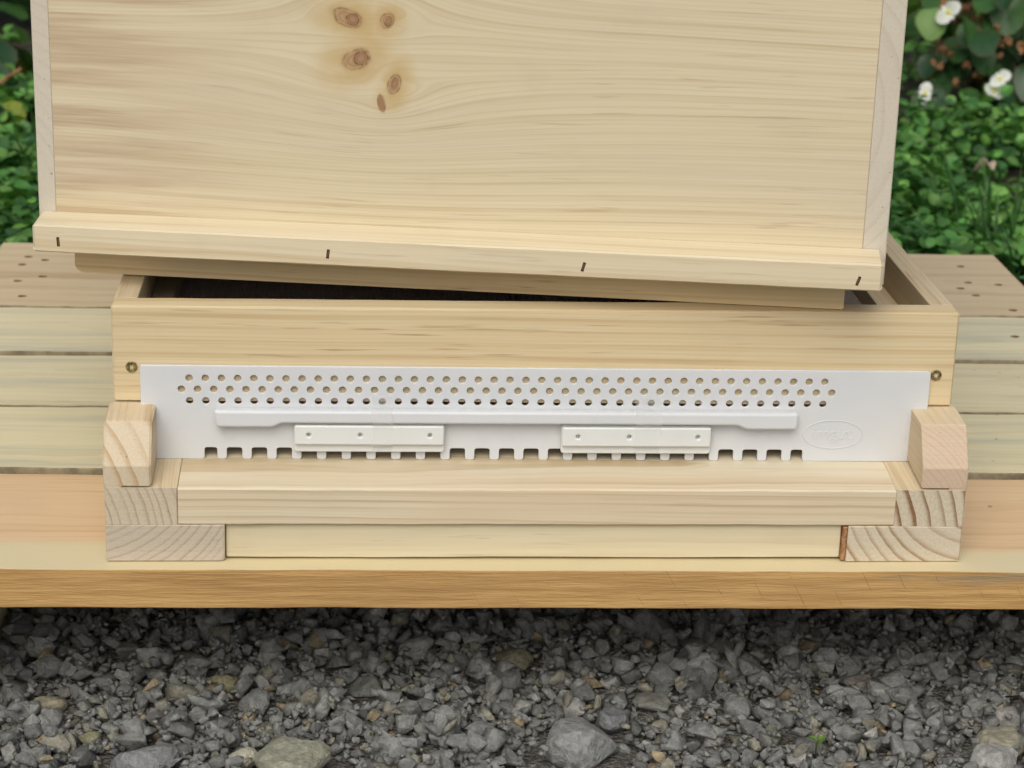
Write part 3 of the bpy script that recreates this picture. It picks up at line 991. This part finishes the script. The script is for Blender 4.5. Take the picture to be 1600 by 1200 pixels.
# the largest stones are things of their own
big = [((0.027, -0.066), 0.034, (0.24, 0.245, 0.25), 'large pale grey veined stone at bottom edge, centre of the gravel', 0),
       ((-0.143, -0.092), 0.033, (0.25, 0.25, 0.20), 'flat beige slab stone lying at the bottom edge left of centre', 1),
       ((-0.178, -0.078), 0.0145, (0.36, 0.345, 0.28), 'cream coloured egg sized stone beside the flat beige slab', 2),
       ((-0.236, -0.082), 0.027, (0.2, 0.205, 0.215), 'flat blue grey slate stone at the bottom left edge', 3),
       ((-0.104, 0.020), 0.0155, (0.13, 0.14, 0.13), 'flat dark squarish slate stone under the bench edge', 4),
       ((-0.194, 0.024), 0.0150, (0.22, 0.21, 0.13), 'rounded mossy tan stone in shadow under the bench, left', 5),
       ((0.2185, 0.018), 0.0175, (0.19, 0.18, 0.165), 'rounded grey stone with fine pale cracks under the bench, right', 6),
       ((0.288, -0.062), 0.0215, (0.27, 0.255, 0.20), 'rounded cream and tan stone behind the pale boulder at bottom right', 7),
       ((0.277, -0.090), 0.0225, (0.30, 0.30, 0.295), 'large pale smooth stone in the bottom right corner', 8),
       ((-0.300, -0.002), 0.0135, (0.28, 0.255, 0.19), 'flat tan stone at the left edge of the gravel', 9),
       ((-0.270, -0.045), 0.0095, (0.23, 0.225, 0.15), 'small greenish tan stone at the lower left', 10),
       ((-0.172, -0.006), 0.0165, (0.19, 0.195, 0.2), 'wide blocky grey stone near the mossy tan stone', 11),
       ((0.0798, -0.004), 0.0165, (0.18, 0.18, 0.165), 'flat wedge shaped grey stone right of centre', 12),
       ((-0.031, -0.046), 0.0175, (0.19, 0.195, 0.205), 'angular dark grey stone left of the large pale veined stone', 13),
       ((0.050, -0.034), 0.0165, (0.17, 0.175, 0.185), 'broad low grey stone just behind the large pale veined stone', 14),
       ((0.133, -0.012), 0.0165, (0.175, 0.18, 0.185), 'bluish grey stone half buried in gravel right of centre', 15),
       ((0.262, -0.005), 0.0125, (0.19, 0.195, 0.2), 'pointed grey stone above the two pale stones at right', 16),
       ((0.080, -0.035), 0.0105, (0.25, 0.235, 0.19), 'pinkish tan stone with moss beside the broad low grey stone', 17),
       ((-0.262, 0.066), 0.0165, (0.15, 0.145, 0.13), 'brownish stone in the dark under the bench, far left', 18),
       ((-0.005, 0.058), 0.0175, (0.2, 0.185, 0.13), 'tan angular stone in the dark under the bench centre', 19)]
for (xy, rad, colr, lab, sd_) in big:
    Vn, Fn = hull_stone(20, 900 + sd_ * 3, 0.62, 0.09)
    rz = rad * 0.55
    zc = settle(xy[0], xy[1], rad * 0.95, rz, 0.45)
    # subdivide and roughen the faces
    me = bpy.data.meshes.new('stone')
    me.from_pydata((Vn * rad).tolist(), [], Fn.tolist())
    bm = bmesh.new()
    bm.from_mesh(me)
    bmesh.ops.subdivide_edges(bm, edges=bm.edges, cuts=2, use_grid_fill=True)
    for v in bm.verts:
        q = v.co * (1.0 / rad)
        v.co += v.co.normalized() * (mnoise.noise(q * 2.2 + Vector((sd_, 0, 0))) * 0.06 + mnoise.noise(q * 6 + Vector((0, sd_, 0))) * 0.025) * rad
    bm.to_mesh(me)
    bm.free()
    at = me.color_attributes.new('tint', 'FLOAT_COLOR', 'POINT')
    at.data.foreach_set('color', np.tile((colr[0] * 1.4, colr[1] * 1.4, colr[2] * 1.35, 1.0), len(me.vertices)).astype(np.float32))
    o = mobj('stone', me, M['stone'])
    o.location = (xy[0], xy[1], zc)
    o.rotation_euler = (random.uniform(-.2, .2), random.uniform(-.2, .2), random.uniform(0, 6))
    tag(o, lab, 'stone', 'large stones lying in the gravel')

acc_v, acc_f, acc_c = [], [], []
nv = 0


def add_stone(x, y, rad, var, sink):
    global nv
    Vn, Fn = var[random.randrange(len(var))]
    rz = rad * 0.6
    zc = settle(x, y, rad * 0.8, rz, sink)
    a, t1, t2 = random.uniform(0, 6.283), random.gauss(0, 0.3), random.gauss(0, 0.3)
    m3 = np.array((Matrix.Rotation(t1, 3, 'X') @ Matrix.Rotation(t2, 3, 'Y') @ Matrix.Rotation(a, 3, 'Z')))
    Vt = (Vn * rad) @ m3.T + np.array([x, y, zc])
    acc_v.append(Vt)
    acc_f.append(Fn + nv)
    acc_c.append(np.tile((*stone_tint(), 1.0), (len(Vn), 1)))
    nv += len(Vn)


DX, DY0, DY1 = 0.46, -0.21, 0.30
big_xy = [(b_[0][0], b_[0][1], b_[1]) for b_ in big]


def clear_of_big(x, y, k=0.75):
    return all((x - a) ** 2 + (y - b_) ** 2 > (k * r_) ** 2 for a, b_, r_ in big_xy)


def lay(n, rlo, rhi, var, sink, dense=True, pw=1.0, keep=0.85, low=None):
    for _ in range(n):
        if dense:
            x, y = random.uniform(-DX, DX), random.uniform(DY0, DY1)
        else:
            x, y = random.uniform(HX0 + .03, HX1 - .03), random.uniform(HY0 + .03, HY1 - .03)
            if -DX < x < DX and DY0 < y < DY1:
                continue
        if not clear_of_big(x, y, keep):
            continue
        if low is not None and hf[int((y - HY0) / CS), int((x - HX0) / CS)] > low:
            continue
        add_stone(x, y, rlo + (rhi - rlo) * random.random() ** pw, var, sink)


lay(8000, 0.003, 0.005, VAR_S, 0.3)
lay(3600, 0.005, 0.009, VAR_M, 0.25, pw=1.3, keep=1.0)
lay(1350, 0.009, 0.0165, VAR_M, 0.12, pw=1.5, keep=1.08)
lay(1300, 0.005, 0.0095, VAR_M, 0.3, pw=1.4, keep=1.0)
lay(6500, 0.0018, 0.0038, VAR_S, 0.3, keep=1.0, low=-0.1045)
lay(16000, 0.006, 0.014, VAR_M, 0.2, dense=False, pw=1.6)
Va, Fa, Ca = np.concatenate(acc_v), np.concatenate(acc_f), np.concatenate(acc_c)


def np_mesh(name, Va, Fa, Ca=None):
    me = bpy.data.meshes.new(name)
    k = Fa.shape[1]
    me.vertices.add(len(Va))
    me.vertices.foreach_set('co', Va.astype(np.float32).ravel())
    me.loops.add(Fa.size)
    me.loops.foreach_set('vertex_index', Fa.astype(np.int32).ravel())
    me.polygons.add(len(Fa))
    me.polygons.foreach_set('loop_start', np.arange(0, Fa.size, k, dtype=np.int32))
    me.update(calc_edges=True)
    me.validate()
    if Ca is not None:
        at = me.color_attributes.new('tint', 'FLOAT_COLOR', 'POINT')
        at.data.foreach_set('color', Ca.astype(np.float32).ravel())
    return me


gv = mobj('gravel', np_mesh('gravel', Va, Fa, Ca), M['stone'])
tag(gv, 'grey crushed stone gravel under and in front of the bench', 'gravel', kind='stuff')
print('gravel tris', len(Fa))


# ------------------------------------------------------------------ GREENERY
def leaf_mat(name, glossy=0.45, transl=0.25, attr=True, col=(0.05, 0.12, 0.03), var=0.35, vein=None, edge=None):
    mt, nt, b, tc, P = new_mat(name)
    if attr:
        at = nt.nodes.new('ShaderNodeAttribute')
        at.attribute_name = 'tint'
        base = G(nt, at.outputs['Color'])
    else:
        base = mixc(nt, 0.0, col, col)
    nz = noise(nt, tc.outputs['Object'], 45, 3)
    c = mixc(nt, nz.smooth(0.3, 0.7), mixc(nt, 1.0, base, (1 - var,) * 3, 'MULTIPLY'), mixc(nt, 1.0, base, (1 + var,) * 3, 'MULTIPLY'))
    if edge:
        uvr = nt.nodes.new('ShaderNodeAttribute')
        uvr.attribute_name = 'rim'
        c = mixc(nt, G(nt, uvr.outputs['Fac']).smooth(0.8, 1.0) * 0.35, c, edge)
    nt.links.new(c.s, b.inputs['Base Color'])
    b.inputs['Roughness'].default_value = glossy
    b.inputs['Specular IOR Level'].default_value = 0.4
    if transl:
        tr = nt.nodes.new('ShaderNodeBsdfTranslucent')
        nt.links.new(mixc(nt, 1.0, c, (1.3, 1.5, 0.7), 'MULTIPLY').s, tr.inputs['Color'])
        mx = nt.nodes.new('ShaderNodeMixShader')
        mx.inputs[0].default_value = transl
        out = nt.nodes['Material Output']
        nt.links.new(b.outputs[0], mx.inputs[1])
        nt.links.new(tr.outputs[0], mx.inputs[2])
        nt.links.new(mx.outputs[0], out.inputs['Surface'])
    return mt


M['clover'] = leaf_mat('ground_cover_leaf', 0.5, 0.25)
# leaf template: rounded, folded along the midrib
n_r = 9
tv = [(0, 0, 0)]
for k in range(n_r):
    t = math.pi * (k / (n_r - 1)) * 2 - math.pi
    rx = 0.5 * (1 - 0.05 * math.cos(3 * t))
    px_, py_ = math.cos(t) * 0.5 + 0.5, math.sin(t) * 0.46
    tv.append((px_, py_, 0.22 * abs(py_) - 0.12 * px_ * px_))
tv[0] = (0.5, 0, -0.06)
TV = np.array(tv)
TF = np.array([(0, k, k + 1) for k in range(1, n_r)])


def veg_ground(x, y):
    return -0.121 + 0.018 * mnoise.noise(Vector((x * 2.5, y * 2.5, 4)))


def scatter_leaves(n_clumps, area, size, height, rgbs, reject=None, leaves=(3, 6), spread=0.018):
    vs, fs, cs = [], [], []
    k = 0
    for _ in range(n_clumps):
        x, y = random.uniform(area[0], area[1]), random.uniform(area[2], area[3])
        if reject and reject(x, y):
            continue
        h = random.uniform(*height) * (0.55 + 0.6 * (0.5 + mnoise.noise(Vector((x * 6, y * 6, 9)))))
        if 0.58 < x < 1.0 and 1.08 < y < 1.5:
            h *= 0.35
        z0 = veg_ground(x, y) + h
        c0 = random.choice(rgbs)
        br = random.uniform(0.65, 1.6)
        a0 = random.uniform(0, 6.28)
        nl = random.randint(*leaves)
        for i in range(nl):
            a = a0 + 6.283 * i / nl + random.gauss(0, .3)
            s = size * random.uniform(0.6, 1.25)
            tilt = random.gauss(0.15, 0.4)
            m3 = Matrix.Rotation(a, 3, 'Z') @ Matrix.Rotation(tilt, 3, 'Y') @ Matrix.Rotation(random.gauss(0, .35), 3, 'X')
            o = np.array([x + math.cos(a) * spread * random.random(), y + math.sin(a) * spread * random.random(), z0 + random.gauss(0, 0.008)])
            vs.append((TV * s) @ np.array(m3).T + o)
            fs.append(TF + k)
            b_ = br * random.uniform(0.85, 1.2)
            cs.append(np.tile((c0[0] * b_, c0[1] * b_, c0[2] * b_, 1), (len(TV), 1)))
            k += len(TV)
    return np.concatenate(vs), np.concatenate(fs), np.concatenate(cs)


GREENS = [(0.085, 0.215, 0.045), (0.07, 0.185, 0.042), (0.11, 0.245, 0.05), (0.055, 0.15, 0.04), (0.13, 0.265, 0.06)]


def no_cover(x, y):
    if y < 0.80:
        return True
    if ((x - 0.74) / 0.09) ** 2 + ((y - 1.42) / 0.09) ** 2 < 1 and random.random() < 0.93:     # bare soil patch
        return True
    if y > 1.72 + 0.08 * math.sin(x * 9) and random.random() < 0.85:
        return True
    return mnoise.noise(Vector((x * 5, y * 5, 2))) < -0.33


va, fa, ca = scatter_leaves(19000, (-1.7, 1.8, 0.80, 2.2), 0.0185, (0.008, 0.062), GREENS, no_cover)
gc = mobj('ground_cover', np_mesh('ground_cover', va, fa, ca), M['clover'])
tag(gc, 'low round leaved green ground cover behind the bench', 'ground cover', kind='stuff')

# grass blades among it
vs, fs, cs = [], [], []
k = 0
for i in range(420):
    x, y = (random.uniform(-1.5, 1.6), random.uniform(0.82, 1.7))
    if i < 40:
        x, y = random.gauss(0.60, 0.03), random.gauss(1.12, 0.06)
    L = random.uniform(0.06, 0.16) if i < 40 else random.uniform(0.05, 0.11)
    w = random.uniform(0.0016, 0.003)
    a = random.uniform(0, 6.28)
    lean = random.uniform(0.1, 0.7)
    z0 = veg_ground(x, y)
    pts = []
    for j in range(5):
        t = j / 4
        pts.append((x + math.cos(a) * lean * L * t * t, y + math.sin(a) * lean * L * t * t, z0 + L * (t - 0.3 * lean * t * t)))
    nx_, ny_ = -math.sin(a), math.cos(a)
    V5 = []
    for j, p in enumerate(pts):
        ww = w * (1 - (j / 4) ** 2 * 0.95)
        V5 += [(p[0] - nx_ * ww, p[1] - ny_ * ww, p[2]), (p[0] + nx_ * ww, p[1] + ny_ * ww, p[2])]
    vs.append(np.array(V5))
    fs.append(np.array([(2 * j, 2 * j + 1, 2 * j + 3, 2 * j + 2) for j in range(4)]) + k)
    cs.append(np.tile((0.05, 0.13, 0.03, 1), (10, 1)))
    k += 10
gr = mobj('grass', np_mesh('grass', np.concatenate(vs), np.concatenate(fs), np.concatenate(cs)), M['clover'])
tag(gr, 'thin grass blades growing through the ground cover', 'grass', kind='stuff')

# dark shrubbery closing the bed at the back
vs, fs, cs = [], [], []
k = 0
for i in range(9000):
    x = random.uniform(-2.6, 2.8)
    y = 2.35 + random.random() ** 1.5 * 0.6
    z = -0.11 + random.random() * 0.95 * (0.8 + 0.2 * mnoise.noise(Vector((x * 3, 0, 0))))
    s = random.uniform(0.03, 0.065)
    m3 = Matrix.Rotation(random.uniform(0, 6.28), 3, 'Z') @ Matrix.Rotation(random.gauss(0.5, 0.5), 3, 'Y') @ Matrix.Rotation(random.gauss(0, .5), 3, 'X')
    vs.append((TV * s) @ np.array(m3).T + np.array([x, y, z]))
    fs.append(TF + k)
    c0 = random.choice(GREENS)
    q = random.uniform(0.35, 0.8)
    cs.append(np.tile((c0[0] * q, c0[1] * q, c0[2] * q, 1), (len(TV), 1)))
    k += len(TV)
sh = mobj('shrubbery', np_mesh('shrubbery', np.concatenate(vs), np.concatenate(fs), np.concatenate(cs)), M['clover'])
tag(sh, 'dark leafy shrubbery at the back of the flower bed', 'shrubbery', kind='stuff')


def big_leaf_mesh(ln, wd, seed, cup=0.25, nseg=14, rings=4):
    """broad glossy leaf, base at the origin, tip along +x, heart-shaped and slightly lopsided"""
    rg = random.Random(seed)
    V, Fc, rim = [], [], []
    cx = 0.45
    V.append((cx * ln, 0, -0.02 * ln))
    rim.append(0.0)
    skew = rg.uniform(-0.12, 0.12)
    for j in range(1, rings + 1):
        f = j / rings
        for i in range(nseg):
            t = 2 * math.pi * i / nseg
            ca_, sa = math.cos(t), math.sin(t)
            rx = (1 - cx) if ca_ > 0 else cx
            notch = 0.14 * math.exp(-((abs(t) - math.pi) / 0.4) ** 2)
            x = cx + ca_ * rx * f * (1 - notch)
            y = sa * 0.5 * f * (1 + skew * (1 if sa > 0 else -1)) * (1 - 0.15 * max(0, ca_))
            z = cup * (y * y) * 1.3 - 0.18 * cup * (x - 0.3) ** 2 * 4 + 0.02 * f * math.sin(5 * t + seed)
            V.append((x * ln, y * wd, z * ln))
            rim.append(f)
    for i in range(nseg):
        Fc.append((0, 1 + i, 1 + (i + 1) % nseg))
    for j in range(rings - 1):
        for i in range(nseg):
            a, b_ = 1 + j * nseg + i, 1 + j * nseg + (i + 1) % nseg
            Fc.append((a, a + nseg, b_ + nseg, b_))
    me = bpy.data.meshes.new('leaf')
    me.from_pydata(V, [], Fc)
    at = me.attributes.new('rim', 'FLOAT', 'POINT')
    at.data.foreach_set('value', rim)
    for p in me.polygons:
        p.use_smooth = True
    return me


LM = {'dark': leaf_mat('begonia_leaf_dark', 0.35, 0.12, False, (0.028, 0.075, 0.028), 0.3, edge=(0.12, 0.05, 0.03)),
      'mid': leaf_mat('begonia_leaf_mid', 0.38, 0.18, False, (0.05, 0.13, 0.035), 0.3, edge=(0.10, 0.09, 0.03)),
      'light': leaf_mat('begonia_leaf_light', 0.4, 0.25, False, (0.14, 0.26, 0.05), 0.25),
      'yellow': leaf_mat('yellowing_leaf', 0.45, 0.25, False, (0.22, 0.27, 0.03), 0.35),
      'brown': leaf_mat('withered', 0.8, 0.1, False, (0.27, 0.14, 0.065), 0.5),
      'stem': flat_mat('stem', (0.10, 0.10, 0.03), 0.6, var=0.4, scale=40),
      'red': flat_mat('red_stem', (0.22, 0.08, 0.04), 0.6, var=0.3, scale=40),
      'petal': leaf_mat('white_petal', 0.5, 0.3, False, (0.82, 0.83, 0.78), 0.05),
      'centre': flat_mat('flower_centre', (0.75, 0.62, 0.03), 0.6)}
LEAF_MESH = [big_leaf_mesh(1.0, 0.92, s, 0.30) for s in range(6)]
PETAL = big_leaf_mesh(1.0, 0.95, 77, 0.45, 12, 3)
for me in LEAF_MESH:
    me.materials.append(LM['mid'])
PETAL.materials.append(LM['petal'])
bm = bmesh.new()
bmesh.ops.create_icosphere(bm, subdivisions=1, radius=0.5)
CENTRE = bpy.data.meshes.new('flower_centre')
bm.to_mesh(CENTRE)
bm.free()
CENTRE.materials.append(LM['centre'])


def crumple(seed):
    rg = random.Random(seed)
    bm = bmesh.new()
    bmesh.ops.create_icosphere(bm, subdivisions=2, radius=0.5)
    for v in bm.verts:
        v.co *= 0.65 + 0.7 * mnoise.noise(v.co * 4 + Vector((seed, 0, 0))) + rg.uniform(-.2, .2)
    me = bpy.data.meshes.new('withered')
    bm.to_mesh(me)
    bm.free()
    me.materials.append(LM['brown'])
    return me


CRUMPLE = [crumple(s) for s in range(4)]


def part(name, me, parent, loc, rot, scale, mat=None):
    o = bpy.data.objects.new(name, me)
    o.location, o.rotation_euler, o.scale = loc, rot, scale
    link(o, parent)
    if mat:
        o.material_slots[0].link = 'OBJECT'
        o.material_slots[0].material = mat
    return o


def flower(parent, loc, size, face):
    """four-petalled begonia bloom: two broad petals, two narrow, yellow centre"""
    e = bpy.data.objects.new('flower', CENTRE)
    e.location = loc
    e.scale = (size * 0.2,) * 3
    q = Vector(face).to_track_quat('Z', 'Y')
    e.rotation_mode = 'QUATERNION'
    e.rotation_quaternion = q
    link(e, parent)
    spin = random.uniform(0, 6)
    for i in range(4):
        s = 2.7 if i % 2 == 0 else 1.7
        p = bpy.data.objects.new('petal', PETAL)
        p.rotation_euler = (0, -0.22, spin + i * math.pi / 2)
        p.scale = (s, s * (1.15 if i % 2 == 0 else 0.7), s)
        link(p, e)
    return e


def bush(name, label, cat, base, height, radius, nleaf, leaf, seed, kinds, flowers=(), withered=0, group=None):
    rg = random.Random(seed)
    t = thing(name, label, cat, base, 0, group)
    tops = []
    for i in range(7):
        a = 6.28 * i / 7 + rg.uniform(-.3, .3)
        h = height * rg.uniform(0.6, 1.0)
        rr_ = radius * rg.uniform(0.3, 0.8)
        pts = [(math.cos(a) * rr_ * f * f, math.sin(a) * rr_ * f * f, h * f) for f in (0, .25, .5, .75, 1)]
        mobj('stem', tube(pts, [0.005, .0045, .004, .0032, .0022]), LM['stem'], t)
        tops.append(pts)
    for i in range(nleaf):
        pts = rg.choice(tops)
        f = rg.uniform(0.12, 1.0)
        j = min(3, int(f * 4))
        p0 = Vector(pts[j]).lerp(Vector(pts[j + 1]), f * 4 - j)
        a = rg.uniform(0, 6.28) if rg.random() < 0.45 else rg.gauss(-1.57, 0.9)
        out = rg.uniform(0.25, 0.75) * radius
        p1 = p0 + Vector((math.cos(a) * out, math.sin(a) * out, rg.uniform(-0.02, 0.03)))
        s = leaf * rg.uniform(0.65, 1.2)
        kd = rg.choices(list(kinds), list(kinds.values()))[0]
        lf = part('leaf', LEAF_MESH[rg.randrange(6)], t, p1, (rg.gauss(0, .35), rg.uniform(0.05, 0.95), a + rg.gauss(0, .4)), (s, s, s), LM[kd])
        pet = tube([p0, (p0 + p1) / 2 + Vector((0, 0, 0.006)), p1], [0.0016, 0.0014, 0.0012], 5)
        mobj('petiole', pet, LM['stem'] if rg.random() < .6 else LM['red'], t)
    for i in range(withered):
        pts = rg.choice(tops)
        p = Vector(pts[rg.choice((3, 4))]) + Vector((rg.gauss(0, .04), rg.gauss(-.05, .03), rg.gauss(0.0, .03)))
        s = rg.uniform(0.014, 0.030)
        part('withered_bloom', CRUMPLE[rg.randrange(4)], t, p, (rg.uniform(0, 6), rg.uniform(0, 6), 0), (s, s * .7, s * 1.2))
    for (loc, size) in flowers:
        flower(t, Vector(loc) - Vector(base), size, (rg.uniform(-.4, .2), -1, rg.uniform(0.1, .6)))
    return t


BEG = {'dark': 4, 'mid': 4, 'light': 1.5}
bush('begonia', 'white flowering begonia with brown withered blooms, nearest the hive box on the right', 'begonia', (0.80, 1.93, -0.122), 0.30, 0.15, 95, 0.052, 5, BEG,
     [((0.7918, 1.765, -0.045), 0.0319), ((0.785, 1.765, -0.062), 0.0319), ((0.7097, 1.77, 0.047), 0.0377), ((0.6874, 1.77, -0.068), 0.0305), ((0.752, 1.755, -0.112), 0.0319), ((0.757, 1.76, -0.125), 0.0261)], 44)
bush('begonia', 'leafy begonia at the right edge of the flower bed', 'begonia', (1.02, 1.98, -0.122), 0.30, 0.14, 60, 0.056, 9, BEG,
     [((1.0, 1.84, 0.02), 0.024)], 10)
bush('leafy_plant', 'broad leaved plant with a yellowing leaf left of the hive box', 'plant', (-0.68, 1.86, -0.122), 0.26, 0.14, 34, 0.075, 14, {'dark': 4, 'mid': 3, 'yellow': 1.2}, (), 4)
bg_ = bpy.data.objects['begonia']
for i, (qx, qy) in enumerate(((1436, 52), (1462, 78), (1448, 96), (1497, 58), (1538, 52), (1578, 18), (1428, 84), (1508, 108), (1530, 74), (1470, 116), (1562, 60), (1486, 92), (1452, 70), (1522, 30), (1503, 172), (1424, 168), (1590, 40))):
    wx, wz = 0.6807 + (qx - 1410) * 0.000954, -0.1546 + (220 - qy) * 0.000945
    rs_ = random.uniform(0.012, 0.024)
    part('withered_bloom', CRUMPLE[i % 4], bg_, (wx - 0.80, 1.80 + random.uniform(-.02, .03) - 1.93, wz + 0.122), (random.uniform(0, 6), random.uniform(0, 6), 0), (rs_ * 1.2, rs_ * .8, rs_))
for i, (qx, qy, ls, kd) in enumerate(((1452, 205, .066, 'dark'), (1440, 158, .058, 'dark'), (1478, 150, .055, 'mid'), (1520, 205, .058, 'mid'), (1566, 140, .07, 'dark'), (1596, 120, .07, 'dark'), (1424, 205, .05, 'mid'),
                                    (1512, 130, .03, 'light'), (1482, 188, .034, 'light'), (1590, 60, .06, 'mid'), (1470, 40, .055, 'mid'), (1545, 20, .06, 'mid'), (1420, 30, .05, 'light'), (1505, 85, .05, 'mid'))):
    wx, wz = 0.6807 + (qx - 1410) * 0.000954, -0.1546 + (220 - qy) * 0.000945
    part('leaf', LEAF_MESH[i % 6], bg_, (wx - 0.80, 1.80 + random.uniform(-.015, .03) - 1.93, wz + 0.122 + ls * 0.5), (random.gauss(0, .3), random.uniform(0.75, 1.25), -1.57 + random.gauss(0, .6)), (ls, ls, ls), LM[kd])
t = bpy.data.objects['leafy_plant']
part('leaf', LEAF_MESH[2], t, (0.098, -0.25, 0.06), (0.1, 0.85, -1.5), (0.072,) * 3, LM['yellow'])
mobj('stem', tube([(0.02, -0.16, 0.02), (0.07, -0.17, 0.055), (0.115, -0.175, 0.085)], [0.004, 0.0036, 0.003]), LM['brown'], t)

# dry leaves, twig and sprouts
M['dry'] = flat_mat('dry_leaf', (0.42, 0.33, 0.24), 0.8, var=0.35, scale=90, bump=0.4)


def dry_leaf(loc, s, rz, lab, seed):
    me = big_leaf_mesh(s, s * 0.45, seed, 0.9, 12, 3)
    for v in me.vertices:
        v.co.z += s * 0.09 * mnoise.noise(v.co * (9 / s) * 0.3) + s * 0.12 * math.sin(v.co.x / s * 5)
    o = mobj('dry_leaf', me, M['dry'])
    so = o.modifiers.new('t', 'SOLIDIFY')
    so.thickness = 0.0005
    o.location = loc
    o.rotation_euler = (0.25, -0.1, rz)
    tag(o, lab, 'dry leaf', 'dry leaves lying on the bed')


dry_leaf((0.785, 1.58, -0.088), 0.085, 0.25, 'curled pale dry leaf lying below the begonias, upper of two', 3)
dry_leaf((0.765, 1.40, -0.092), 0.075, 0.4, 'curled pale dry leaf beside the bare soil, lower of two', 8)
dry_leaf((0.655, 1.30, -0.07), 0.035, 1.9, 'small pinkish dry leaf among the ground cover near the hive box', 12)

tw = mobj('twig', tube([(0.300, -0.030, -0.098), (0.3035, -0.045, -0.090), (0.302, -0.062, -0.086), (0.3045, -0.078, -0.087), (0.298, -0.100, -0.098)],
                       [0.0006, 0.0009, 0.001, 0.001, 0.0008]), flat_mat('twig_bark', (0.05, 0.03, 0.02), 0.8, var=0.4))
tag(tw, 'thin dark twig lying over the pale stones at bottom right', 'twig')


def sprout(loc, s, lab):
    t = thing('sprout', lab, 'sprout', loc)
    mobj('stem', tube([(0, 0, -0.008), (0, 0, 0.002), (0.001, 0, 0.006)], [0.0007, 0.0006, 0.0005], 5), LM['stem'], t)
    for i in range(3):
        part('leaf', LEAF_MESH[i], t, (0.001, 0, 0.004), (0, -0.35, i * 2.1 + 0.5), (s, s * .7, s), LM['light'])


sprout((0.1698, -0.0797, -0.106), 0.0062, 'tiny bright green sprout in the gravel at the bottom right')
